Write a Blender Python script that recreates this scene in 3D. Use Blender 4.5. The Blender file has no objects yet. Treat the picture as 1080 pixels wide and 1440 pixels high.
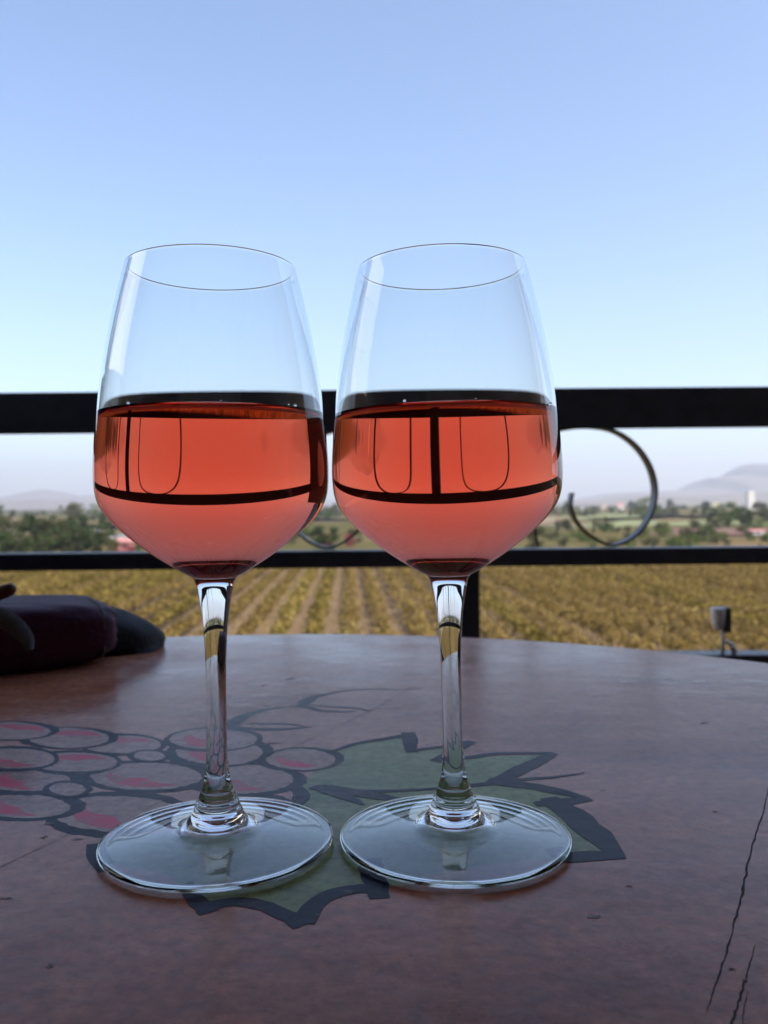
import bpy, math, random
from mathutils import Vector, Matrix, noise
PI = math.pi
R = math.radians
random.seed(7)
S = bpy.context.scene
COL = S.collection
# ------------------------------------------------------------------ helpers
def tag(o, label=None, cat=None, group=None, kind=None):
    if label: o['label'] = label
    if cat: o['category'] = cat
    if group: o['group'] = group
    if kind: o['kind'] = kind
    return o

def empty(name, loc=(0, 0, 0), rz=0.0):
    o = bpy.data.objects.new(name, None)
    COL.objects.link(o)
    o.empty_display_size = 0.05
    o.location = loc
    o.rotation_euler = (0, 0, rz)
    return o

class MB:
    def __init__(s):
        s.v, s.f, s.m, s.sm = [], [], [], []
    def add(s, vs, fs, mi=0, smooth=False):
        b = len(s.v)
        s.v += [tuple(p) for p in vs]
        for f in fs:
            s.f.append(tuple(b + i for i in f)); s.m.append(mi); s.sm.append(smooth)
    def box(s, lo, hi, mi=0, rz=0.0, c=None):
        (x0, y0, z0), (x1, y1, z1) = lo, hi
        vs = [Vector(p) for p in ((x0,y0,z0),(x1,y0,z0),(x1,y1,z0),(x0,y1,z0),(x0,y0,z1),(x1,y0,z1),(x1,y1,z1),(x0,y1,z1))]
        if rz:
            c = Vector(c or ((x0+x1)/2, (y0+y1)/2, 0))
            M = Matrix.Rotation(rz, 3, 'Z')
            vs = [M @ (v - c) + c for v in vs]
        s.add(vs, [(0,3,2,1),(4,5,6,7),(0,1,5,4),(1,2,6,5),(2,3,7,6),(3,0,4,7)], mi)
    def tube(s, pts, rads, n=10, mi=0, cap=True, smooth=True):
        pts = [Vector(p) for p in pts]
        if not hasattr(rads, '__len__'): rads = [rads]*len(pts)
        vs, fs = [], []
        up = Vector((0, 0, 1))
        prev = None
        for i, p in enumerate(pts):
            d = (pts[min(i+1, len(pts)-1)] - pts[max(i-1, 0)]).normalized()
            if prev is None:
                a = d.cross(up if abs(d.z) < .9 else Vector((1, 0, 0))).normalized()
            else:
                a = (prev - d*prev.dot(d)).normalized()
            prev = a
            b = d.cross(a)
            for k in range(n):
                t = 2*PI*k/n
                vs.append(p + (a*math.cos(t) + b*math.sin(t))*rads[i])
        for i in range(len(pts)-1):
            for k in range(n):
                fs.append((i*n+k, i*n+(k+1) % n, (i+1)*n+(k+1) % n, (i+1)*n+k))
        if cap:
            fs.append(tuple(range(n))[::-1]); fs.append(tuple((len(pts)-1)*n+k for k in range(n)))
        s.add(vs, fs, mi, smooth)
    def build(s, name, mats, parent=None, loc=None):
        me = bpy.data.meshes.new(name)
        me.from_pydata(s.v, [], s.f)
        if not isinstance(mats, (list, tuple)): mats = [mats]
        for m in mats: me.materials.append(m)
        me.polygons.foreach_set('material_index', s.m)
        me.polygons.foreach_set('use_smooth', s.sm)
        me.update()
        o = bpy.data.objects.new(name, me)
        COL.objects.link(o)
        if parent is not None: o.parent = parent
        if loc is not None: o.location = loc
        return o

def bevel(o, w, seg=3):
    m = o.modifiers.new('bevel', 'BEVEL'); m.width = w; m.segments = seg; m.limit_method = 'ANGLE'
    for p in o.data.polygons: p.use_smooth = True
    n = o.modifiers.new('wn', 'WEIGHTED_NORMAL'); n.keep_sharp = False
    return o

# ------------------------------------------------------------------ materials
def newmat(name):
    m = bpy.data.materials.new(name); m.use_nodes = True
    nt = m.node_tree; nt.nodes.clear()
    out = nt.nodes.new('ShaderNodeOutputMaterial')
    return m, nt, out

def N(nt, t, **kw):
    n = nt.nodes.new(t)
    for k, v in kw.items():
        if k in n.inputs: n.inputs[k].default_value = v
        else: setattr(n, k, v)
    return n

def ramp(nt, stops, fac=None, interp='LINEAR'):
    r = nt.nodes.new('ShaderNodeValToRGB')
    r.color_ramp.interpolation = interp
    while len(r.color_ramp.elements) < len(stops): r.color_ramp.elements.new(0.5)
    for e, (p, c) in zip(r.color_ramp.elements, stops):
        e.position = p; e.color = (*c, 1) if len(c) == 3 else c
    if fac is not None: nt.links.new(fac, r.inputs['Fac'])
    return r

def simple(name, stops, scale=8.0, rough=0.6, bump=0.0, bscale=60.0, detail=5.0, metallic=0.0, spec=0.5, stretch=(1,1,1), rough_var=0.0, objrand=0.0, coat=0.0):
    m, nt, out = newmat(name)
    b = N(nt, 'ShaderNodeBsdfPrincipled')
    L = nt.links.new
    tc = N(nt, 'ShaderNodeTexCoord')
    mp = N(nt, 'ShaderNodeMapping'); mp.inputs['Scale'].default_value = stretch
    L(tc.outputs['Object'], mp.inputs['Vector'])
    nz = N(nt, 'ShaderNodeTexNoise', Scale=scale, Detail=detail, Roughness=0.6)
    L(mp.outputs[0], nz.inputs['Vector'])
    fac = nz.outputs['Fac']
    if objrand:
        oi = N(nt, 'ShaderNodeObjectInfo')
        ma = N(nt, 'ShaderNodeMath', operation='MULTIPLY_ADD'); ma.inputs[1].default_value = objrand; ma.inputs[2].default_value = -objrand/2
        L(oi.outputs['Random'], ma.inputs[0])
        ad = N(nt, 'ShaderNodeMath', operation='ADD'); L(fac, ad.inputs[0]); L(ma.outputs[0], ad.inputs[1])
        fac = ad.outputs[0]
    r = ramp(nt, stops, fac)
    L(r.outputs['Color'], b.inputs['Base Color'])
    b.inputs['Roughness'].default_value = rough
    b.inputs['Metallic'].default_value = metallic
    b.inputs['Specular IOR Level'].default_value = spec
    b.inputs['Coat Weight'].default_value = coat
    if rough_var:
        mr = N(nt, 'ShaderNodeMapRange'); mr.inputs['To Min'].default_value = rough-rough_var; mr.inputs['To Max'].default_value = rough+rough_var
        L(nz.outputs['Fac'], mr.inputs['Value']); L(mr.outputs[0], b.inputs['Roughness'])
    if bump:
        n2 = N(nt, 'ShaderNodeTexNoise', Scale=bscale, Detail=6.0)
        L(mp.outputs[0], n2.inputs['Vector'])
        bp = N(nt, 'ShaderNodeBump', Strength=bump, Distance=0.002)
        L(n2.outputs['Fac'], bp.inputs['Height']); L(bp.outputs[0], b.inputs['Normal'])
    L(b.outputs[0], out.inputs['Surface'])
    return m

def leafmat(name, stops, scale=0.6, trans=0.3, objrand=0.25):
    m, nt, out = newmat(name); L = nt.links.new
    geo = N(nt, 'ShaderNodeNewGeometry')
    n1 = N(nt, 'ShaderNodeTexNoise', Scale=scale, Detail=3.0, Roughness=0.75)
    L(geo.outputs['Position'], n1.inputs['Vector'])
    oi = N(nt, 'ShaderNodeObjectInfo')
    ma = N(nt, 'ShaderNodeMath', operation='MULTIPLY_ADD'); ma.inputs[1].default_value = objrand; ma.inputs[2].default_value = -objrand/2
    L(oi.outputs['Random'], ma.inputs[0])
    ad = N(nt, 'ShaderNodeMath', operation='ADD'); L(n1.outputs['Fac'], ad.inputs[0]); L(ma.outputs[0], ad.inputs[1])
    wn = N(nt, 'ShaderNodeMath', operation='MULTIPLY_ADD'); wn.inputs[1].default_value = 0.3; wn.inputs[2].default_value = -0.15
    L(geo.outputs['Random Per Island'], wn.inputs[0])
    ad2 = N(nt, 'ShaderNodeMath', operation='ADD'); L(ad.outputs[0], ad2.inputs[0]); L(wn.outputs[0], ad2.inputs[1])
    r = ramp(nt, stops, ad2.outputs[0])
    d = N(nt, 'ShaderNodeBsdfDiffuse'); t = N(nt, 'ShaderNodeBsdfTranslucent')
    L(r.outputs[0], d.inputs['Color']); L(r.outputs[0], t.inputs['Color'])
    mx = N(nt, 'ShaderNodeMixShader'); mx.inputs[0].default_value = trans
    L(d.outputs[0], mx.inputs[1]); L(t.outputs[0], mx.inputs[2])
    L(mx.outputs[0], out.inputs['Surface'])
    return m

# glass: one refracting solid
def glassmat():
    m, nt, out = newmat('clear_glass')
    g = N(nt, 'ShaderNodeBsdfGlass', IOR=1.51, Roughness=0.0)
    g.inputs['Color'].default_value = (0.985, 0.995, 0.99, 1)
    nt.links.new(g.outputs[0], out.inputs['Surface'])
    return m
def winemat():
    # the wine touches the glass (relative index 1.34/1.51) and, on its free surface, air (1.34)
    m, nt, out = newmat('rose_wine'); L = nt.links.new
    g = N(nt, 'ShaderNodeBsdfGlass', Roughness=0.0)
    at = N(nt, 'ShaderNodeAttribute', attribute_name='free_surface')
    mr = N(nt, 'ShaderNodeMapRange'); mr.inputs['To Min'].default_value = 1.34/1.51; mr.inputs['To Max'].default_value = 1.34
    L(at.outputs['Fac'], mr.inputs['Value']); L(mr.outputs[0], g.inputs['IOR'])
    L(g.outputs[0], out.inputs['Surface'])
    va = N(nt, 'ShaderNodeVolumeAbsorption', Density=WINE_D)
    va.inputs['Color'].default_value = WINE_C
    L(va.outputs[0], out.inputs['Volume'])
    return m
WINE_D = 53.0
WINE_C = (0.976, 0.405, 0.215, 1)   # absorption = density*(1-colour) per metre

M = {}
M['glass'] = glassmat(); M['wine'] = winemat()
M['iron'] = simple('black_painted_iron', [(0.3, (.026,.031,.048)), (0.7, (.046,.052,.074))], scale=30, rough=.38, rough_var=.12, bump=.25, bscale=160)
M['plaster'] = simple('beige_plaster', [(0.3, (.55,.42,.30)), (0.7, (.66,.52,.40))], scale=3, rough=.9, bump=.4, bscale=40)
M['darkwall'] = simple('dark_stone', [(0.3, (.012,.011,.011)), (0.7, (.024,.022,.022))], scale=6, rough=.8, bump=.5, bscale=30)
M['tile'] = simple('terrace_tile', [(0.3, (.12,.08,.06)), (0.7, (.19,.13,.10))], scale=4, rough=.6, bump=.3, bscale=40)
M['roofwood'] = simple('dark_ceiling_boards', [(0.3, (.16,.10,.065)), (0.7, (.24,.16,.11))], scale=5, rough=.7, stretch=(8,1,1))
M['plum'] = simple('plum_leather', [(0.3, (.045,.012,.034)), (0.7, (.075,.022,.058))], scale=25, spec=.2, rough=.6, bump=.5, bscale=320)
M['black_leather'] = simple('black_leather', [(0.3, (.006,.006,.008)), (0.7, (.012,.012,.016))], scale=25, spec=.2, rough=.65, bump=.5, bscale=320)
M['grey_strap'] = simple('grey_strap', [(0.3, (.055,.052,.056)), (0.7, (.085,.08,.085))], scale=60, rough=.7, bump=.4, bscale=400)
M['red_tab'] = simple('dark_red_tab', [(0.3, (.05,.008,.012)), (0.7, (.11,.018,.024))], scale=60, rough=.5)
M['steel'] = simple('brushed_steel', [(0.3, (.7,.7,.73)), (0.7, (.82,.82,.85))], scale=40, rough=.35)
M['white_wall'] = simple('white_wash', [(0.3, (.78,.72,.64)), (0.7, (.85,.80,.72))], scale=.4, rough=.9)
M['cream_wall'] = simple('cream_wash', [(0.3, (.62,.55,.30)), (0.7, (.75,.68,.42))], scale=.4, rough=.9)
M['pink_roof'] = simple('pink_tin_roof', [(0.3, (.42,.16,.14)), (0.7, (.55,.26,.22))], scale=.6, rough=.7)
M['window'] = simple('dark_window', [(0.3, (.03,.035,.04)), (0.7, (.05,.055,.06))], scale=1, rough=.2)
M['tin'] = simple('grey_tin_roof', [(0.3, (.35,.35,.36)), (0.7, (.48,.48,.5))], scale=.4, rough=.5)
M['red_flower'] = leafmat('red_blossom', [(0.3, (.20,.02,.04)), (0.55, (.36,.05,.09)), (0.8, (.16,.09,.05))], scale=.8)
M['bark'] = simple('bark', [(0.3, (.07,.05,.035)), (0.7, (.13,.10,.07))], scale=3, rough=.9)
M['leaf_dark'] = leafmat('dark_green_leaves', [(0.25, (.018,.032,.012)), (0.5, (.045,.065,.022)), (0.75, (.09,.11,.04))], scale=.5)
M['leaf_olive'] = leafmat('olive_leaves', [(0.25, (.04,.045,.02)), (0.5, (.085,.09,.035)), (0.75, (.16,.14,.06))], scale=.5)
M['leaf_bright'] = leafmat('bright_green_leaves', [(0.25, (.04,.065,.015)), (0.5, (.09,.14,.03)), (0.75, (.17,.20,.05))], scale=.6)
M['leaf_vine'] = leafmat('autumn_vine_leaves', [(0.2, (.10,.08,.022)), (0.36, (.17,.11,.03)), (0.5, (.28,.20,.062)), (0.64, (.21,.135,.052)), (0.8, (.34,.26,.09))], scale=.35, trans=.35, objrand=.16)
M['leaf_vine_green'] = leafmat('yellow_green_vine_leaves', [(0.2, (.065,.06,.014)), (0.42, (.165,.12,.028)), (0.6, (.28,.205,.055)), (0.8, (.34,.25,.08))], scale=.5, trans=.35, objrand=.16)
M['car'] = simple('white_car_paint', [(0.3, (.75,.74,.7)), (0.7, (.8,.79,.76))], scale=1, rough=.25)
M['rubber'] = simple('tyre_rubber', [(0.3, (.015,.015,.015)), (0.7, (.03,.03,.03))], scale=10, rough=.8)
M['asphalt'] = simple('dusty_road', [(0.3, (.24,.20,.16)), (0.7, (.34,.29,.24))], scale=.3, rough=.95)

# ------------------------------------------------------------------ camera and pixel geometry
F = 1200.0                      # focal length in pixels of the 1440-high frame
ZT = 0.76                       # table top
ZC = ZT + 0.1127                 # lens height
GZ = ZC - 9.0                   # ground of the valley
PITCH = math.atan(9.0/F); ROLL = 0.008
fwd = Vector((0, math.cos(PITCH), -math.sin(PITCH)))
rgt0 = Vector((1, 0, 0)); up0 = rgt0.cross(fwd)
rgt = rgt0*math.cos(ROLL) - up0*math.sin(ROLL)
upv = rgt0*math.sin(ROLL) + up0*math.cos(ROLL)
CAM = Vector((0, 0, ZC))
def ray(px, py): return fwd + rgt*((px-540)/F) + upv*((720-py)/F)
def on_z(px, py, z):
    d = ray(px, py); t = (z-ZC)/d.z
    return CAM + d*t
def on_y(px, py, y):
    d = ray(px, py); return CAM + d*(y/d.y)
cam = bpy.data.cameras.new('camera')
co = bpy.data.objects.new('camera', cam); COL.objects.link(co)
cam.sensor_fit = 'VERTICAL'; cam.sensor_height = 36; cam.lens = 36*F/1440
cam.clip_start = 0.01; cam.clip_end = 60000
co.matrix_world = Matrix(((rgt.x, upv.x, -fwd.x, 0), (rgt.y, upv.y, -fwd.y, 0), (rgt.z, upv.z, -fwd.z, ZC), (0, 0, 0, 1)))
cam.dof.use_dof = True; cam.dof.focus_distance = 0.262; cam.dof.aperture_fstop = 20
S.camera = co

# ------------------------------------------------------------------ wine glasses
def catmull(pts, n):
    out = []
    pts = [Vector((*q, 0)) if len(q) == 2 else Vector(q) for q in pts]
    P = [pts[0]] + list(pts) + [pts[-1]]
    for i in range(1, len(P)-2):
        p0, p1, p2, p3 = [Vector(q) for q in P[i-1:i+3]]
        for k in range(n):
            t = k/n
            out.append(0.5*((2*p1) + (p2-p0)*t + (2*p0-5*p1+4*p2-p3)*t*t + (3*p1-p0-3*p2+p3)*t**3))
    out.append(Vector(pts[-1]))
    return out
# (radius, height) in metres, read off the silhouette
OUT_BOWL = [(.0279,.1910),(.0292,.1861),(.0306,.1805),(.0325,.1721),(.0341,.1638),(.0356,.1555),(.0364,.1471),(.0373,.1391),(.0380,.1319),(.03845,.1248),(.0383,.1190),(.0377,.1152),(.0364,.1115),(.0334,.1078),(.0289,.1036),(.0246,.1001),(.0216,.0977),(.0153,.0935),(.0112,.0911),(.0092,.0900)]
OUT_STEM = [(.0092,.0873),(.00725,.0862),(.0064,.0846),(.0058,.0820),(.0050,.0775),(.0041,.0705),(.0036,.0625),(.00338,.0543),(.0033,.0440),(.0033,.0349),(.0035,.0275),(.0042,.0213),(.0053,.0178),(.0064,.0152)]
OUT_FOOT = [(.0064,.0152),(.0071,.0140),(.0073,.0132),(.0077,.0124),(.0083,.0113),(.0086,.0104),(.0092,.0094),(.0103,.0080),(.0125,.0062),(.0165,.0050),(.0225,.0042),(.0290,.0036),(.0345,.0032),(.0372,.0029),(.0383,.0024),(.0386,.0017),(.0383,.0009),(.0374,.0003),(.0358,.0002),(.0338,.0005),(.0290,.0011),(.0225,.0020),(.0170,.0027),(.0135,.0033),(.0110,.0045),(.0082,.0060),(.0058,.0062),(.0035,.0052),(.0015,.0044),(0,.0042)]
def shift(P):
    out = []
    for r, z in P:
        q = z + .0027*max(0, min(1, (z-.012)/.02))
        if z > .13: q -= .0026*(z-.13)/.06
        out.append((r, q))
    return out
OUT_STEM, OUT_FOOT = shift(OUT_STEM), shift(OUT_FOOT)
LEVEL = .1412
def smooth_bowl():
    o = catmull(OUT_BOWL, 6)
    for it in range(60):
        q = [p.copy() for p in o]
        for i in range(1, len(o)-1):
            o[i] = q[i]*.5 + (q[i-1]+q[i+1])*.25
    return o
def profile_inner():
    o = smooth_bowl()
    pts = []
    for i in range(len(o)):
        a = o[max(0, i-1)]; b = o[min(len(o)-1, i+1)]
        t = (b-a).normalized(); nrm = Vector((t.y, -t.x, 0)) if len(t) == 3 else Vector((t[1], -t[0]))
        if nrm[0] > 0: nrm = -nrm
        z = o[i][1]
        u_ = max(0, min(1, (.124-z)/.034)); th = .00085 + .0013*u_*u_*(3-2*u_)
        pts.append((o[i][0]+nrm[0]*th, o[i][1]+nrm[1]*th))
    pts = [p for p in pts if p[0] > .0118 and p[1] > .0912]
    # rounded inner bottom
    pts += [(.0098,.0931),(.0079,.0922),(.0056,.0915),(.0034,.0911),(.0015,.0909),(0,.09085)]
    return [Vector((p[0], p[1], 0)) for p in pts]

def lathe(profiles_path, name, mat, parent, lean, wob, seg=144, close_pole=False, surf=None):
    """profiles_path: list of (r,z) ordered; outward normal is on the left of travel when going down outside"""
    prof = [(p[0], p[1]) for p in profiles_path]
    vs, nr = [], []
    n = len(prof)
    for i, (r, z) in enumerate(prof):
        a = prof[max(0, i-1)]; b = prof[min(n-1, i+1)]
        dr, dz = b[0]-a[0], b[1]-a[1]
        l = math.hypot(dr, dz) or 1
        nr.append((-dz/l, dr/l))
    me = bpy.data.meshes.new(name)
    idx = []
    for i, (r, z) in enumerate(prof):
        if r < 1e-7:
            idx.append([len(vs)]*seg); vs.append(bend(0, 0, z, lean))
        else:
            row = []
            for k in range(seg):
                t = 2*PI*k/seg
                w = 1 + wob*math.sin(2*t+z*40)
                row.append(len(vs)); vs.append(bend(r*w*math.cos(t), r*w*math.sin(t), z, lean))
            idx.append(row)
    fs = []
    for i in range(n-1):
        A, B = idx[i], idx[i+1]
        for k in range(seg):
            k2 = (k+1) % seg
            q = [A[k], B[k], B[k2], A[k2]]
            u = []
            for x in q:
                if x not in u: u.append(x)
            if len(u) >= 3: fs.append(tuple(u))
    me.from_pydata(vs, [], fs)
    me.materials.append(mat)
    for p in me.polygons: p.use_smooth = True
    o = bpy.data.objects.new(name, me); COL.objects.link(o); o.parent = parent
    # normals from the profile so the seams between parts do not show
    nl = [None]*len(vs)
    for i in range(n):
        for k in range(seg):
            t = 2*PI*k/seg
            if prof[i][0] < 1e-7: v = Vector((0, 0, 1 if nr[i][1] > 0 else -1))
            else: v = Vector((nr[i][0]*math.cos(t), nr[i][0]*math.sin(t), nr[i][1]))
            nl[idx[i][k]] = v.normalized()
    return o, nl, fs

def bend(x, y, z, lean):
    # a slightly crooked stem: everything above the foot leans sideways a little
    s = max(0, min(1, (z-.006)/.02))
    a = lean*s
    zz = z-.010 if z > .010 else 0
    return (x*math.cos(a) - math.sin(a)*zz, y, (z if z <= .010 else .010 + zz*math.cos(a)) + x*math.sin(a))

def setn(o, nl):
    o.data.normals_split_custom_set_from_vertices([tuple(v) for v in nl])

def wine_glass(px, dist, label, lean, wob):
    base = Vector(((px-540)/F*dist, dist, ZT+.0004))
    root = empty('wine_glass', base, random.uniform(0, 0.0))
    tag(root, label, 'wine glass', 'pair of wine glasses on the painted table')
    outer = smooth_bowl()
    inner = profile_inner()
    # rim: small round bead joining the two walls
    ro, ri = outer[0], inner[0]
    c = (ro+ri)/2; rr = (ro-ri).length/2
    rim = []
    for k in range(1, 6):
        t = PI*k/6
        rim.append(Vector((c[0]+rr*math.cos(PI-t)*1.0, c[1]+rr*math.sin(t), 0)))
    # inner wall down to the wine, with the meniscus contact at LEVEL+.0009
    zc = LEVEL + .0017
    up_in = [p for p in inner if p[1] > zc+.0006]
    lo_in = [p for p in inner if p[1] < zc-.0006]
    def rin(z):
        for a, b in zip(inner, inner[1:]):
            if a[1] >= z >= b[1]:
                t = (a[1]-z)/(a[1]-b[1]); return a[0]+(b[0]-a[0])*t
    contact = Vector((rin(zc), zc, 0))
    path = [contact] + up_in[::-1] + rim + outer     # from contact line up, over the rim and down outside
    bo, n1, _ = lathe(path, 'bowl', M['glass'], root, lean, wob)
    stem = catmull(OUT_STEM, 5)
    so, n2, _ = lathe(stem, 'stem', M['glass'], root, lean, wob)
    foot = catmull(OUT_FOOT, 4)
    foot = [Vector((max(0, p[0]), p[1], 0)) for p in foot]
    foot[-1] = Vector((0, foot[-1][1], 0))
    fo, n3, _ = lathe(foot, 'foot', M['glass'], root, lean, wob)
    # wine: meniscus surface from the middle outwards, then down the glass wall
    R0 = contact[0]
    surf = [Vector((0, LEVEL, 0))]
    for k in range(1, 40):
        r = R0*(k/40)**.8
        surf.append(Vector((r, LEVEL+.0017*math.exp(-(R0-r)/.0015), 0)))
    wpath = surf + [contact] + lo_in
    ns = len(surf)
    # two strips with a sharp edge at the contact line
    wo, n4, fs = lathe(wpath, 'wine', M['wine'], root, lean, wob)
    me = wo.data
    at = me.attributes.new('free_surface', 'FLOAT', 'FACE')
    vals = []
    for p in me.polygons:
        z = sum(me.vertices[i].co.z for i in p.vertices)/len(p.vertices)
        vals.append(0.0)
    # face order follows the path: faces of the first ns bands are the free surface
    cnt = 0; per = []
    seg = 144
    nfree = seg*ns
    for i in range(len(vals)): vals[i] = 1.0 if i < nfree else 0.0
    at.data.foreach_set('value', vals)
    setn(bo, n1); setn(so, n2); setn(fo, n3)
    # sharp contact edge for the wine
    contact_set = set()
    for e in me.edges:
        pass
    sh = me.attributes.new('sharp_edge', 'BOOLEAN', 'EDGE')
    ring = set(range(1+(ns-1)*seg, 1+ns*seg))
    sh.data.foreach_set('value', [(e.vertices[0] in ring and e.vertices[1] in ring) for e in me.edges])
    # specks and tiny bubbles on the wine line
    bb = MB()
    for (a, rr_) in ((-2.15+lean*6, .00050), (-.62, .00055), (-.70, .00028), (-1.3-lean*9, .0002)):
        cc = Vector(((R0-.0004)*math.cos(a), (R0-.0004)*math.sin(a), LEVEL+.0022))
        vs_, fs_ = uv_sphere(cc, rr_, 10, 8); bb = MB(); bb.add(vs_, fs_, 0, True)
        bb.build('droplet', M['glass'], root)
    return root

def uv_sphere(c, r, n=16, m=10, sc=(1, 1, 1)):
    vs = [c + Vector((0, 0, r*sc[2]))]
    for j in range(1, m):
        ph = PI*j/m
        for k in range(n):
            t = 2*PI*k/n
            vs.append(c + Vector((r*sc[0]*math.sin(ph)*math.cos(t), r*sc[1]*math.sin(ph)*math.sin(t), r*sc[2]*math.cos(ph))))
    vs.append(c - Vector((0, 0, r*sc[2])))
    fs = [(0, 1+k, 1+(k+1) % n) for k in range(n)]
    for j in range(m-2):
        for k in range(n):
            a = 1+j*n
            fs.append((a+k, a+n+k, a+n+(k+1) % n, a+(k+1) % n))
    a = 1+(m-2)*n; e = len(vs)-1
    fs += [(a+k, e, a+(k+1) % n) for k in range(n)]
    return vs, fs

wine_glass(302, .284, 'left one of the two glasses of rose wine, thick dark band down its right side', 0.002, .0008)
wine_glass(636, .2855, 'right one of the two glasses of rose wine, a dark post centred in its wine', 0.017, .0006)

# ------------------------------------------------------------------ table with the painted grapes
def woodmat(name, c0, c1, c2, seed=0.0, rough=.17, spec=.24):
    m, nt, out = newmat(name); L = nt.links.new
    geo = N(nt, 'ShaderNodeNewGeometry')
    b = N(nt, 'ShaderNodeBsdfPrincipled')
    mp = N(nt, 'ShaderNodeMapping'); mp.inputs['Rotation'].default_value = (0, 0, R(-32)); mp.inputs['Scale'].default_value = (5, 18, 1); mp.inputs['Location'].default_value = (seed, seed, 0)
    L(geo.outputs['Position'], mp.inputs['Vector'])
    n1 = N(nt, 'ShaderNodeTexNoise', Scale=3.0, Detail=8.0, Roughness=.65)
    L(mp.outputs[0], n1.inputs['Vector'])
    n2 = N(nt, 'ShaderNodeTexNoise', Scale=9.0, Detail=6.0, Roughness=.6)
    L(geo.outputs['Position'], n2.inputs['Vector'])
    mx = N(nt, 'ShaderNodeMath', operation='MULTIPLY_ADD'); mx.inputs[1].default_value = .45
    L(n1.outputs['Fac'], mx.inputs[0])
    h = N(nt, 'ShaderNodeMath', operation='MULTIPLY'); h.inputs[1].default_value = .55
    L(n2.outputs['Fac'], h.inputs[0]); L(h.outputs[0], mx.inputs[2])
    r = ramp(nt, [(.34, c0), (.5, c1), (.66, c2)], mx.outputs[0])
    # fine specks of dust and worn spots
    v = N(nt, 'ShaderNodeTexNoise', Scale=420.0, Detail=2.0)
    L(geo.outputs['Position'], v.inputs['Vector'])
    vr = ramp(nt, [(.66, (0, 0, 0)), (.74, (1, 1, 1))], v.outputs['Fac'])
    v2 = N(nt, 'ShaderNodeTexNoise', Scale=14.0, Detail=3.0); L(geo.outputs['Position'], v2.inputs['Vector'])
    vm = N(nt, 'ShaderNodeMath', operation='MULTIPLY'); L(vr.outputs[0], vm.inputs[0]); L(v2.outputs['Fac'], vm.inputs[1])
    mc = N(nt, 'ShaderNodeMix', data_type='RGBA'); L(vm.outputs[0], mc.inputs['Factor'])
    L(r.outputs[0], mc.inputs['A']); mc.inputs['B'].default_value = (.16, .13, .12, 1)
    # fine grain and worn paler rubs in the finish
    fg = N(nt, 'ShaderNodeTexNoise', Scale=230.0, Detail=4.0, Roughness=.7); L(geo.outputs['Position'], fg.inputs['Vector'])
    fr = ramp(nt, [(.33, (.72,.72,.72)), (.5, (1,1,1)), (.68, (1.3,1.28,1.26))], fg.outputs['Fac'])
    f2 = N(nt, 'ShaderNodeMix', data_type='RGBA', blend_type='MULTIPLY'); f2.inputs['Factor'].default_value = 1
    L(mc.outputs['Result'], f2.inputs['A']); L(fr.outputs[0], f2.inputs['B'])
    wn_ = N(nt, 'ShaderNodeTexNoise', Scale=22.0, Detail=10.0, Roughness=.78); L(geo.outputs['Position'], wn_.inputs['Vector'])
    wr_ = ramp(nt, [(.55, (0,0,0)), (.70, (.42,.42,.42))], wn_.outputs['Fac'])
    f3 = N(nt, 'ShaderNodeMix', data_type='RGBA'); L(wr_.outputs[0], f3.inputs['Factor'])
    L(f2.outputs['Result'], f3.inputs['A']); f3.inputs['B'].default_value = (.34, .24, .19, 1)
    L(f3.outputs['Result'], b.inputs['Base Color'])
    mr = N(nt, 'ShaderNodeMapRange'); mr.inputs['From Min'].default_value = .3; mr.inputs['From Max'].default_value = .7
    mr.inputs['To Min'].default_value = rough-.09; mr.inputs['To Max'].default_value = rough+.14
    L(n2.outputs['Fac'], mr.inputs['Value']); L(mr.outputs[0], b.inputs['Roughness'])
    b.inputs['Specular IOR Level'].default_value = spec
    # bump: brush marks, pits
    n3 = N(nt, 'ShaderNodeTexNoise', Scale=7.0, Detail=9.0, Roughness=.7); L(mp.outputs[0], n3.inputs['Vector'])
    bp = N(nt, 'ShaderNodeBump', Strength=.10, Distance=.0012); L(n3.outputs['Fac'], bp.inputs['Height'])
    n4 = N(nt, 'ShaderNodeTexNoise', Scale=60.0, Detail=5.0, Roughness=.6); L(geo.outputs['Position'], n4.inputs['Vector'])
    bp2 = N(nt, 'ShaderNodeBump', Strength=.28, Distance=.0012); L(n4.outputs['Fac'], bp2.inputs['Height']); L(bp.outputs[0], bp2.inputs['Normal'])
    L(bp2.outputs[0], b.inputs['Normal'])
    L(b.outputs[0], out.inputs['Surface'])
    return m
M['wood'] = woodmat('red_brown_varnished_wood', (.24,.084,.044), (.42,.168,.096), (.57,.28,.185))
M['p_dark'] = woodmat('blue_black_outline_paint', (.012,.017,.028), (.022,.030,.048), (.050,.060,.078), 3, .3, .10)
M['p_leaf'] = woodmat('grey_green_leaf_paint', (.15,.20,.075), (.235,.30,.125), (.33,.37,.19), 5, .24, .14)
M['p_grape'] = woodmat('grey_mauve_grape_paint', (.28,.17,.14), (.42,.28,.235), (.53,.39,.34), 7, .24, .14)
M['p_pink'] = woodmat('faded_pink_paint', (.13,.02,.038), (.22,.035,.062), (.20,.06,.08), 9)
M['crack'] = simple('dark_crack', [(0.3, (.025,.016,.014)), (0.7, (.09,.06,.05))], scale=200, rough=.9)
M['chip'] = simple('bare_wood_chip', [(0.3, (.20,.17,.16)), (0.7, (.34,.30,.30))], scale=300, rough=.8)

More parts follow.
